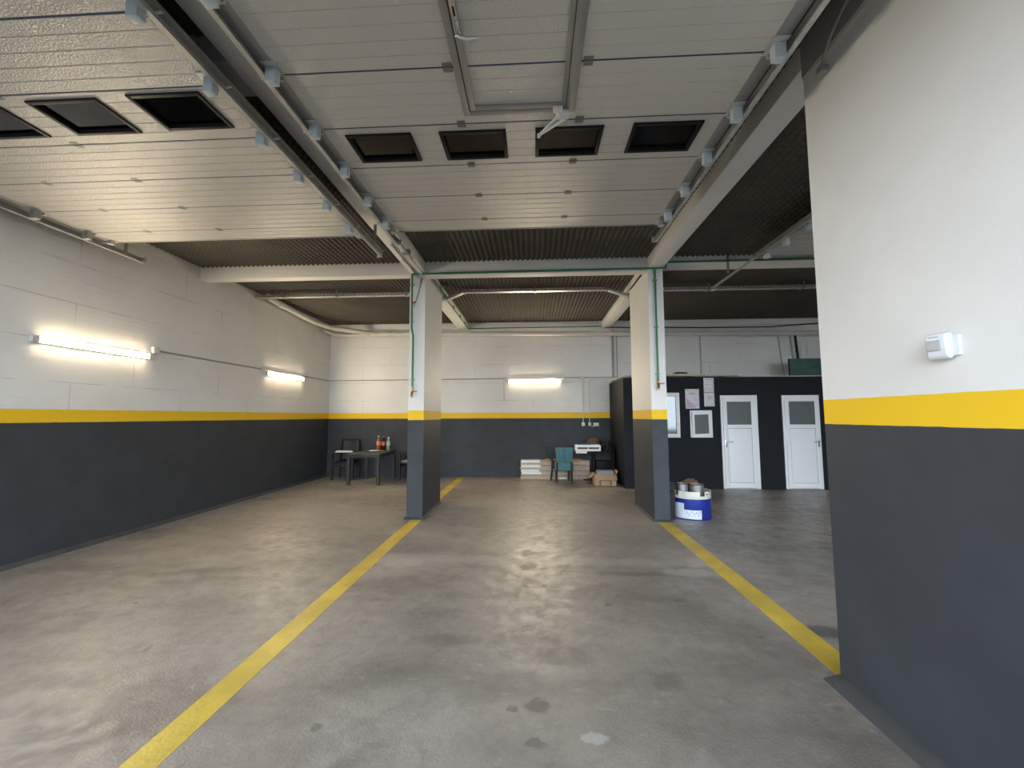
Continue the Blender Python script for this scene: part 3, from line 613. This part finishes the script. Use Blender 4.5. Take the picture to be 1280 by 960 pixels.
# cable tray under the deck
t = thing('cable_tray', 'galvanised cable tray crossing all bays below the dark ceiling', 'cable tray', (0, 7.86, 4.0))
pa = [(XL, .0), (-2.42, .0), (-2.10, -.12), (-1.70, -.12), (-1.34, .03), (1.45, .03), (1.85, -.12), (2.12, -.12), (2.42, .0), (5.9, .0)]
for (xa, za), (xb, zb) in zip(pa[:-1], pa[1:]):
    L = math.hypot(xb - xa, zb - za); m = MB(); n = max(2, int(L / .04)); rows = (0, .017, .035, .056)
    def tp(u, y, q): return (xa + (xb - xa) * u, y, za + (zb - za) * u + q)
    vs = []; fs = []
    for i in range(n + 1):                       # floor of the tray, then the two perforated sides
        u = i / n; vs += [tp(u, -.05, q) for q in rows[::-1]] + [tp(u, .05, q) for q in rows]
    for i in range(n):
        for k in range(7):
            if k in (1, 5) and L > 1 and i % 2 == 1: continue
            a = i * 8 + k; fs.append((a, a + 1, a + 9, a + 8))
    m._faces(vs, fs); so = m.build('tray_segment', M['galv'], t)
    sd = so.modifiers.new('thick', 'SOLIDIFY'); sd.thickness = .002
for x, z in ((-5.0, 0), (-3.9, 0), (-2.5, 0), (-1.34, .03), (.05, .03), (1.45, .03), (3.35, 0), (5.1, 0)):
    m = MB().box((x - .02, -.07, z - .012), (x + .02, .07, z - .002), .002)
    for y in (-.068, .062): m.box((x - .012, y, z - .012), (x + .012, y + .006, ZD - 4.0 + .01))
    m.build('tray_hanger', M['galv_d'], t)
# drain pipes
t = thing('drain_pipe', 'cream plastic drain pipe round the far corner below the beam', 'pipe', (XL, YB, 3.85))
dp = [(.16, -2.95, .30), (.15, -2.9, .20), (.16, -2.55, .17), (.19, -1.25, .09), (.35, -.75, .06), (1.2, -.19, -.0), (1.9, -.17, -.02), (14.7, -.17, -.165)]
MB().tube(dp, .062, 16).build('pipe', M['pvc'], t)
MB().tube([(.10, -.6, .02), (.2, -.28, -.02), (.5, -.16, -.03), (1.1, -.12, -.02)], .05, 12).build('branch_pipe', M['pvc'], t)
for p, q in (((.16, -2.62, .175), (.16, -2.44, .163)), ((1.55, -.18, -.01), (1.68, -.178, -.013)), ((2.15, -.17, -.024), (2.38, -.17, -.027)), ((7.0, -.17, -.079), (7.12, -.17, -.081)), ((11.2, -.17, -.125), (11.35, -.17, -.127))): MB().tube([p, q], .074, 16).build('pipe_socket', M['pvc'], t)
o = MB().tube([(1.9, YB - .125, 3.945), (4.5, YB - .115, 3.90), (6.2, YB - .115, 3.90), (7.6, YB - .12, 3.99)], .014, 8).build('black_cable', M['rubber']); tag(o, 'black cable between the end wall beam and the drain pipe', 'cable')
# green air pipe
t = thing('green_pipe', 'green pipe along the cross beam with drops down both columns', 'pipe', (0, C0 - .042, 3.91))
gp = .015
MB().tube([(-1.955, 0, -.03), (-1.955, 0, .0), (-1.93, 0, .005), (2.02, 0, .02), (2.105, 0, .025), (2.115, 0, .10), (2.14, 0, .113), (5.6, 0, .118)], gp, 10).build('main_pipe', M['green'], t)
MB().tube([(-1.955, 0, -.02), (-1.955, .008, -.9), (-1.93, .012, -1.0), (-1.93, .012, -1.86)], gp, 10).build('drop_pipe', M['green'], t)
MB().tube([(1.935, 0, .015), (1.935, .0, -1.78)], gp, 10).build('drop_pipe', M['green'], t)
for x, z in ((-1.93, -1.9), (1.935, -1.8)):
    v = MB().tube([(x, .012, z + .06), (x, .012, z)], .02, 10).tube([(x, .012, z), (x, -.01, z - .05), (x, -.04, z - .09)], [.018, .016, .012], 10).tube([(x, .012, z - .02), (x, .012, z - .11)], .011, 8)
    vo = v.build('brass_tap', M['brass'], t); MB().box((x + .01, -.03, z - .015), (x + .09, -.015, z - .005), .002).build('tap_lever', M['red'], vo)
v = MB().tube([(-1.953, .01, -.46), (-1.90, .01, -.46)], .014, 8).build('small_valve', M['red'], t)
for x in (-1.93, -1.32, -.73, -.10, .52, 1.16, 1.72): MB().tube([(x, .035, .19), (x, .035, .02), (x, .0, -.014)], .004, 6).build('strap', M['rubber'], t)
for x in (2.6, 3.2, 3.9, 4.6): MB().tube([(x, .036, .19), (x, .036, .118), (x, .0, .10)], .005, 6).build('strap', M['rubber'], t)
for x, z in ((-1.955, -.17), (-1.955, -.78), (-1.93, -1.72), (1.935, -.17), (1.935, -.92), (1.935, -1.66)): MB().box((x - .035, -.014, z - .006), (x + .035, .042, z + .006), .003).build('pipe_clip', M['galv_d'], t)
t = thing('green_pipe', 'thin green pipe along the beam edge to the end wall', 'pipe', (CB + .016, C0 + .2, ZB + .012))
MB().tube([(0, 0, 0), (0, YB - C0 - .2 - .13, 0), (.03, YB - C0 - .2 - .115, .012), (3.55, YB - C0 - .2 - .115, .022)], .012, 10).build('pipe', M['green'], t)
MB().tube([(0, 0.02, .028), (0, 1.3, .03)], .009, 8).tube([(0, .02, .055), (0, 1.3, .058)], .009, 8).build('side_pipes', M['green'], t)
for y in (.4, .8, 1.25, 2.1, 2.9, 3.6): MB().box((-.018, y - .008, -.012), (.016, y + .008, .075), .002).build('pipe_clip', M['galv_d'], t)
t = thing('control_box', 'small grey box at the head of the column under the green pipe', 'box', (-1.87, C0, 3.80)); MB().box((-.06, -.04, -.03), (.05, 0, .06), .006).build('box', M['boxplastic'], t); MB().tube([(.08, -.012, .06), (.02, -.012, -.18), (-.06, -.012, -.42)], .004, 6).build('thin_cable', M['rubber'], t)

# ------------------------------------------------------------------ motion sensor on the pier
t = thing('motion_sensor', 'white motion sensor mounted on the near white pier', 'sensor', (PX, 1.895, 1.905))
MB().box((-.016, -.046, -.047), (0, .03, .047), .005).build('mount', M['sensor'], t)
b = MB(); pr = [(-.048, .0), (-.053, .035), (-.045, .055), (-.02, .06), (-.003, .055), (-.003, -.05), (-.02, -.062), (-.038, -.052), (-.046, -.03)]
b.prism(pr, 'y', -.024, .054); o = b.build('sensor_body', M['sensor'], t, (-.015, 0, 0)); o.rotation_euler.z = math.radians(14); bv = o.modifiers.new('round', 'BEVEL'); bv.width = .007; bv.segments = 3
l = MB().box((-.0545, -.004, -.022), (-.047, .046, .026), .002).build('sensor_lens', M['lens'], o); MB().box((-.0535, .0, .038), (-.046, .038, .041)).build('slot', M['steelgrey'], o)

# ------------------------------------------------------------------ charcoal table corner
t = thing('garden_table', 'charcoal plastic table by the end wall corner', 'table', (-4.0, 10.08, 0))
HT = .735
MB().box((-.40, -.57, HT - .03), (.40, .57, HT), .008).build('tabletop', M['tabletop'], t)
MB().box((-.375, -.55, HT - .10), (.375, -.52, HT - .03), .004).box((-.375, .52, HT - .10), (.375, .55, HT - .03), .004).box((-.375, -.52, HT - .10), (-.35, .52, HT - .03), .004).box((.35, -.52, HT - .10), (.375, .52, HT - .03), .004).build('apron', M['rattan'], t)
for sx in (-1, 1):
    for sy in (-1, 1): MB().prism([(sx * .39, sy * .56), (sx * .32, sy * .56), (sx * .32, sy * .49), (sx * .39, sy * .49)], 'z', 0, HT - .03).build('leg', M['rattan'], t)
def armchair(label, loc, rot, hgt, mat, cushion=False):
    """front towards local -y"""
    t = thing('garden_armchair', label, 'chair', loc, rot, 'dark armchairs at the charcoal table')
    MB().box((-.24, -.25, .40), (.24, .24, .445), .012).build('seat', M[mat], t)
    b = MB(); n = 8; vs = []; fs = []
    for j in range(n + 1):
        f = j / n; z = .44 + (hgt - .44) * f; y = .22 + .10 * f; w = .245 - .02 * max(0, f - .75) * 4
        for k in range(7): x = -w + 2 * w * k / 6; vs.append((x, y - .03 * (1 - (x / w) ** 2) * -1, z))
    for j in range(n):
        for k in range(6): a = j * 7 + k; fs.append((a, a + 1, a + 8, a + 7))
    b._faces(vs, fs, True); o = b.build('backrest', M[mat], t); s = o.modifiers.new('thick', 'SOLIDIFY'); s.thickness = .03
    for sx in (-1, 1):
        MB().tube([(sx * .255, -.24, .655), (sx * .255, -.1, .665), (sx * .255, .12, .66), (sx * .245, .26, .64)], .02, 8).box((sx * .19, -.24, .655), (sx * .275, .20, .685), .01).build('armrest', M[mat], t)
        MB().prism([(sx * .28, -.27), (sx * .23, -.27), (sx * .23, -.22), (sx * .28, -.22)], 'z', 0, .655).build('leg', M[mat], t)
        MB().tube([(sx * .25, .27, 0), (sx * .235, .235, .46)], [.022, .026], 8).build('leg', M[mat], t)
    MB().box((-.23, -.26, .33), (.23, -.235, .40), .004).build('front_rail', M[mat], t)
    if cushion: MB().box((-.21, -.22, .446), (.21, .19, .49), .018).build('seat_cushion', M['cushion'], t)
    return t
armchair('black armchair in the wall corner with a white towel across its arms', (-4.86, 10.50, 0), math.radians(4), 1.0, 'chairblack')
armchair('black armchair with grey cushion half hidden by the column', (-3.13, 10.52, 0), math.radians(-90), .93, 'chairblack', True)
o = MB().box((-.215, -.07, 0), (.215, .09, .022), .010).box((-.20, -.075, .020), (.19, .075, .045), .012).build('folded_towel', M['cloth_w'], None, (-4.86, 10.39, .687)); o.rotation_euler.z = math.radians(4); tag(o, 'folded white towel on the arms of the corner chair', 'towel')
def bottle(label, x, y, body, lab, capm, h=.32, r=.042):
    t = thing('drink_bottle', label, 'bottle', (x, y, HT), 0, 'drink bottles on the charcoal table')
    MB().lathe([(r * .8, 0), (r, .012), (r, h * .42), (r * .92, h * .47), (r, h * .52), (r * .98, h * .64), (r * .6, h * .82), (.014, h * .92), (.014, h * .94)], n=18).build('bottle_body', M[body], t)
    MB().lathe([(r + .0012, h * .38), (r + .0012, h * .64)], n=18, closed_bottom=False, closed_top=False).build('bottle_label', M[lab], t)
    MB().lathe([(.017, h * .93), (.017, h), (.0, h)], n=14, closed_top=False).build('bottle_cap', M[capm], t)
bottle('amber drink bottle with orange label, first of the three bottles', -3.98, 10.42, 'amber', 'lab_o', 'whitemetal', .37, .050)
bottle('dark cola bottle with red label, between the other two', -3.85, 10.42, 'cola', 'lab_r', 'lab_r', .36, .050)
bottle('pale green bottle with spotted label, last of the row', -3.72, 10.42, 'pet', 'lab_g', 'whitemetal', .34, .046)
o = MB().blob((-3.98, 10.17, HT + .016), (.14, .08, .017), 2, .35).build('crumpled_bag', M['cloth_w']); tag(o, 'crumpled white bag in front of the bottles', 'bag')
o = MB().blob((-3.79, 10.20, HT + .014), (.06, .05, .014), 5, .3).build('snack_packet', M['lab_r']); tag(o, 'small red packet beside the crumpled white bag', 'packet')

# ------------------------------------------------------------------ stacked boards and work corner
zz = 0.0
for k in range(8):
    h = .0595; dx = random.uniform(-.015, .015); dy = random.uniform(-.012, .012)
    pos = ('lowest', 'second from the floor', 'third from the floor', 'fourth from the floor', 'fifth from the floor', 'third from the top', 'second from the top', 'topmost')[k]
    t = thing('board_pack', ('film-ended board pack, ' if k in (2, 3, 5, 7) else 'pale board pack, ') + pos + ' of the stack by the end wall', 'board pack', (.555 + dx, 10.755 + dy, zz), 0, 'board packs stacked by the end wall')
    MB().box((-.875, -.155, .002), (.875, .155, h - .004), .003).build('boards', M['board'] if k % 2 else M['board_e'], t)
    MB().box((-.876, -.157, h * .42), (.876, -.154, h * .52)).build('layer_line', M['card_d'], t)
    if k in (2, 3, 5, 7): MB().box((-.86, -.160, .0), (-.40 + .02 * (k % 3), .158, h - .002), .008).build('film_wrap', M['film'], t)
    if k == 0: MB().box((.10, -.1575, .008), (.27, -.1555, .046)).build('paper_label', M['film'], t)
    if k in (0, 1, 4, 6): MB().box((-.895, -.15, .006), (-.872, .15, h - .012), .006).build('torn_end', M['card'], t)
    zz += h
o = MB().box((-.32, -.15, 0), (.62, .15, .012), .002).build('cardboard_sheet', M['orange'], None, (.62, 10.76, zz)); tag(o, 'orange-brown cardboard sheet on top of the board stack', 'cardboard')
def dining(label, loc, rot, mat, hw=.215, fr=.235):
    """back at local -y, front towards +y"""
    t = thing('upholstered_chair', label, 'chair', loc, rot, 'upholstered chairs at the pedestal table')
    MB().box((-hw, -.2, .29), (hw, fr, .475), .035).build('seat', M[mat], t)
    b = MB(); n = 7; m = 6; vs = []; fs = []
    for j in range(n + 1):
        f = j / n; z = .50 + .35 * f; w = (.185 + .032 * f) * hw / .215
        for k in range(m + 1): x = -w + 2 * w * k / m; vs.append((x, -.21 - .07 * f - .02 * (1 - (x / w) ** 2), z))
    for j in range(n):
        for k in range(m): a = j * (m + 1) + k; fs.append((a, a + 1, a + m + 2, a + m + 1))
    b._faces(vs, fs, True); o = b.build('backrest', M[mat], t); s = o.modifiers.new('thick', 'SOLIDIFY'); s.thickness = .05; s.offset = 0; v = o.modifiers.new('round', 'BEVEL'); v.width = .015; v.segments = 2
    MB().box((-.003, -.330, .52), (.003, -.324, .83)).build('seam', M['teal_d'], o)
    for sx in (-1, 1):
        MB().tube([(sx * .86 * hw, -.245, 0), (sx * .81 * hw, -.20, .30), (sx * .79 * hw, -.205, .52)], [.016, .022, .022], 8).build('leg', M['darkwood'], t)
        MB().tube([(sx * .86 * hw, fr - .03, 0), (sx * .86 * hw, fr - .03, .30)], [.016, .022], 8).build('leg', M['darkwood'], t)
    return t
dining('teal upholstered chair seen from behind, in front of the boards', (.735, 10.19, 0), 0, 'teal', .215, .16)
dining('dark navy upholstered chair side-on behind the teal one', (.67, 10.458, 0), math.radians(-90), 'teal_d', .10)
t = thing('pedestal_table', 'black pedestal table by the office corner', 'table', (1.50, 10.46, 0)); HP = .74
MB().box((-.46, -.30, HP - .03), (.40, .30, HP), .006).build('tabletop', M['black'], t)
MB().tube([(0, 0, .03), (0, 0, HP - .03)], .045, 14).build('pillar', M['black'], t)
MB().box((-.26, -.03, 0), (.26, .03, .03), .006).box((-.03, -.26, 0), (.03, .26, .03), .006).build('foot_cross', M['black'], t)
t = thing('white_heater', 'white slotted heater panel lying on the pedestal table', 'heater', (1.33, 10.285, HP + .001))
MB().box((-.31, -.14, 0), (.31, .12, .155), .018).build('casing', M['pvcdoor'], t)
for s in (-1, 1): MB().box((s * .135 - .125, -.146, .055), (s * .135 + .125, -.139, .10), .003).build('slot', M['brown'], t)
MB().box((-.30, -.148, -.05), (-.03, -.138, .03), .002).build('hanging_flap', M['cloth_w'], t)
o = MB().box((-.17, -.10, 0), (.17, .10, .03), .004).build('navy_folder', M['navy'], None, (1.24, 10.32, HP + .157)); tag(o, 'navy folder on top of the white heater', 'folder')
o = MB().blob((1.52, 10.61, HP + .13), (.17, .13, .15), 3, .45, 3, zmin=HP + .002).blob((1.54, 10.59, HP + .25), (.15, .09, .05), 8, .5).build('brown_bag', M['brown']); tag(o, 'crumpled brown leather bag behind the white heater', 'bag')
o = MB().blob((1.83, 10.36, HP + .06), (.13, .25, .17), 6, .4, 4, 2.8, zmin=HP + .002, xmax=1.99).blob((1.955, 10.32, HP - .2), (.035, .17, .36), 9, .25, 4, xmax=1.995).build('black_jacket', M['blackcloth']); tag(o, 'black jacket draped over the end of the pedestal table', 'jacket')
t = thing('cardboard_box', 'open brown cardboard box with folded flaps near the office corner', 'box', (1.64, 9.80, 0))
w, d, h = .25, .19, .27; b = MB()
b.box((-w, -d, 0), (w, d, .006)).box((-w, -d, 0), (-w + .006, d, h)).box((w - .006, -d, 0), (w, d, h)).box((-w, -d, 0), (w, -d + .006, h)).box((-w, d - .006, 0), (w, d, h)); b.build('box_body', M['card'], t)
def flap(nm, pts, mat=M['card']):
    m = MB(); m._faces(pts, [(0, 1, 2, 3)]); o = m.build(nm, mat, t); s = o.modifiers.new('thick', 'SOLIDIFY'); s.thickness = .006; return o
flap('flap', [(-w, -d, h), (w, -d, h), (w + .01, -d - .045, h - .13), (-w - .01, -d - .045, h - .13)])
flap('flap', [(-w, -d, h), (-w, d, h), (-w - .09, d, h - .09), (-w - .09, -d, h - .09)])
flap('flap', [(w, -d, h), (w, d, h), (w + .03, d, h + .08), (w + .03, -d, h + .08)])
p = MB()
for x in (-.12, .12): p.box((x - .018, -d - .0015, .01), (x + .018, -d - .0005, .125))
p.box((-.14, -d - .0015, .115), (.14, -d - .0005, .13)); p.build('printed_marks', M['card_d'], t)
o = MB().box((-.19, -.13, 0), (.19, .13, .33), .02).box((-.10, -.135, .25), (.10, -.128, .30), .003).build('grey_appliance', M['steelgrey'], None, (1.66, 9.82, .006)); tag(o, 'grey appliance standing in the open cardboard box', 'appliance')
o = MB().box((-.2, -.13, 0), (.2, .13, .46), .01).build('black_crate', M['black'], None, (1.79, 10.76, 0)); tag(o, 'black crate behind the cardboard box under the table', 'crate')
o = MB().blob((1.31, 9.93, .035), (.075, .06, .04), 1, .4).build('brown_rag', M['brown']); tag(o, 'small brown rag on the floor by the cardboard box', 'rag')

# ------------------------------------------------------------------ blue drum by the column
DX, DY, DR = 2.51, 6.80, .285
t = thing('cut_drum', 'blue and white cut-down drum standing by the column', 'drum', (DX, DY, 0))
MB().lathe([(DR - .01, 0), (DR, .012), (DR, .325)], n=48, closed_top=False).build('drum_body', M['blue'], t)
m = MB(); n = 64; vs = []; fs = []
ztop = []
for k in range(n):
    a = math.degrees(2 * math.pi * k / n) % 360
    zt = .43
    for nc, hw in ((283, 8), (318, 6), (200, 7), (120, 8), (60, 7)):
        if abs((a - nc + 180) % 360 - 180) < hw: zt = .365
    ztop.append(zt)
for k in range(n):
    a0 = 2 * math.pi * k / n; a1 = 2 * math.pi * (k + 1) / n
    q = [(r * math.cos(a), r * math.sin(a), z) for r, a, z in ((DR + .001, a0, .325), (DR + .001, a1, .325), (DR + .001, a1, ztop[k]), (DR + .001, a0, ztop[k]), (DR - .006, a0, .325), (DR - .006, a1, .325), (DR - .006, a1, ztop[k]), (DR - .006, a0, ztop[k]))]
    m._faces(q, [(0, 1, 2, 3), (5, 4, 7, 6), (3, 2, 6, 7), (0, 3, 7, 4), (1, 5, 6, 2)], True)
m.build('notched_rim', M['drumwhite'], t)
MB().lathe([(DR + .005, .318), (DR + .009, .326), (DR + .005, .334)], n=48, closed_bottom=False, closed_top=False).lathe([(DR + .002, .345), (DR + .006, .352), (DR + .002, .359)], n=48, closed_bottom=False, closed_top=False).build('rim_hoop', M['drumwhite'], t)
MB().lathe([(DR - .008, .33), (0.001, .345)], n=32, closed_bottom=True).build('filling', M['rust'], t)
def drum_patch(a0, a1, z0, z1, mat, nm, r=DR + .0025):
    m = MB(); n = 8; vs = []; fs = []
    for k in range(n + 1):
        a = math.radians(a0 + (a1 - a0) * k / n); vs += [(r * math.cos(a), r * math.sin(a), z0), (r * math.cos(a), r * math.sin(a), z1)]
    for k in range(n): fs.append((2 * k, 2 * k + 2, 2 * k + 3, 2 * k + 1))
    m._faces(vs, fs, True); return m.build(nm, mat, t)
drum_patch(184, 228, .02, .25, M['label'], 'paper_label'); drum_patch(228, 279, .02, .155, M['label'], 'paper_label')
for a, z in ((236, .10), (241, .07), (249, .11), (255, .08), (262, .10), (268, .07), (272, .11), (205, .08), (212, .05)): drum_patch(a, a + 3.2, z, z + .035, M['paleink'], 'label_print', DR + .0035)
drum_patch(293, 308, .392, .398, M['navy'], 'rim_mark', DR + .004); drum_patch(297, 304, .378, .390, M['navy'], 'rim_mark', DR + .004)
def tin(label, x, y, z, r, h):
    t = thing('tin_can', label, 'can', (x, y, z), 0, 'cut tins lying in the drum')
    MB().lathe([(r, 0), (r, h), (r - .004, h), (r - .004, .01), (.001, .01)], n=24, closed_top=False).build('can_wall', M['tin'], t)
    MB().lathe([(r + .003, h - .012), (r + .004, h - .006), (r + .003, h)], n=24, closed_bottom=False, closed_top=False).build('can_rim', M['rust'], t)
tin('wide grey tin sitting in the drum on the side of the white doors', DX + .05, DY - .10, .343, .105, .185)
tin('smaller grey tin in the drum nearest the column', DX - .155, DY - .06, .343, .085, .19)
o = MB().blob((DX + .03, DY + .12, .46), (.15, .10, .11), 3, .4, 3, 3.0).build('rusty_scrap', M['rust']); tag(o, 'rusty brown scrap heaped behind the tins in the drum', 'scrap')
t = thing('rubber_mat_roll', 'black rubber panel leaning at the column beside the drum', 'panel', (2.135, 6.75, 0)); MB().box((-.06, -.16, 0), (.055, .20, .43), .01).build('panel', M['rubber'], t)
t = thing('duct_roll', 'grey duct piece lying on the black rubber panel', 'duct', (2.135, 6.70, .432)); MB().tube([(0, -.1, .075), (0, .2, .075)], .066, 18).build('roll', M['tin'], t); MB().tube([(0, -.104, .075), (0, -.09, .075)], .072, 18).build('rim', M['rubber'], t)
t = thing('red_tool', 'small tool with red grip standing behind the grey duct piece', 'tool', (2.115, 6.98, .0)); MB().tube([(0, 0, 0), (0, 0, .72)], .014, 8).build('shaft', M['steelgrey'], t); MB().tube([(0, 0, .72), (0, 0, .82)], .018, 8).build('grip', M['red'], t)
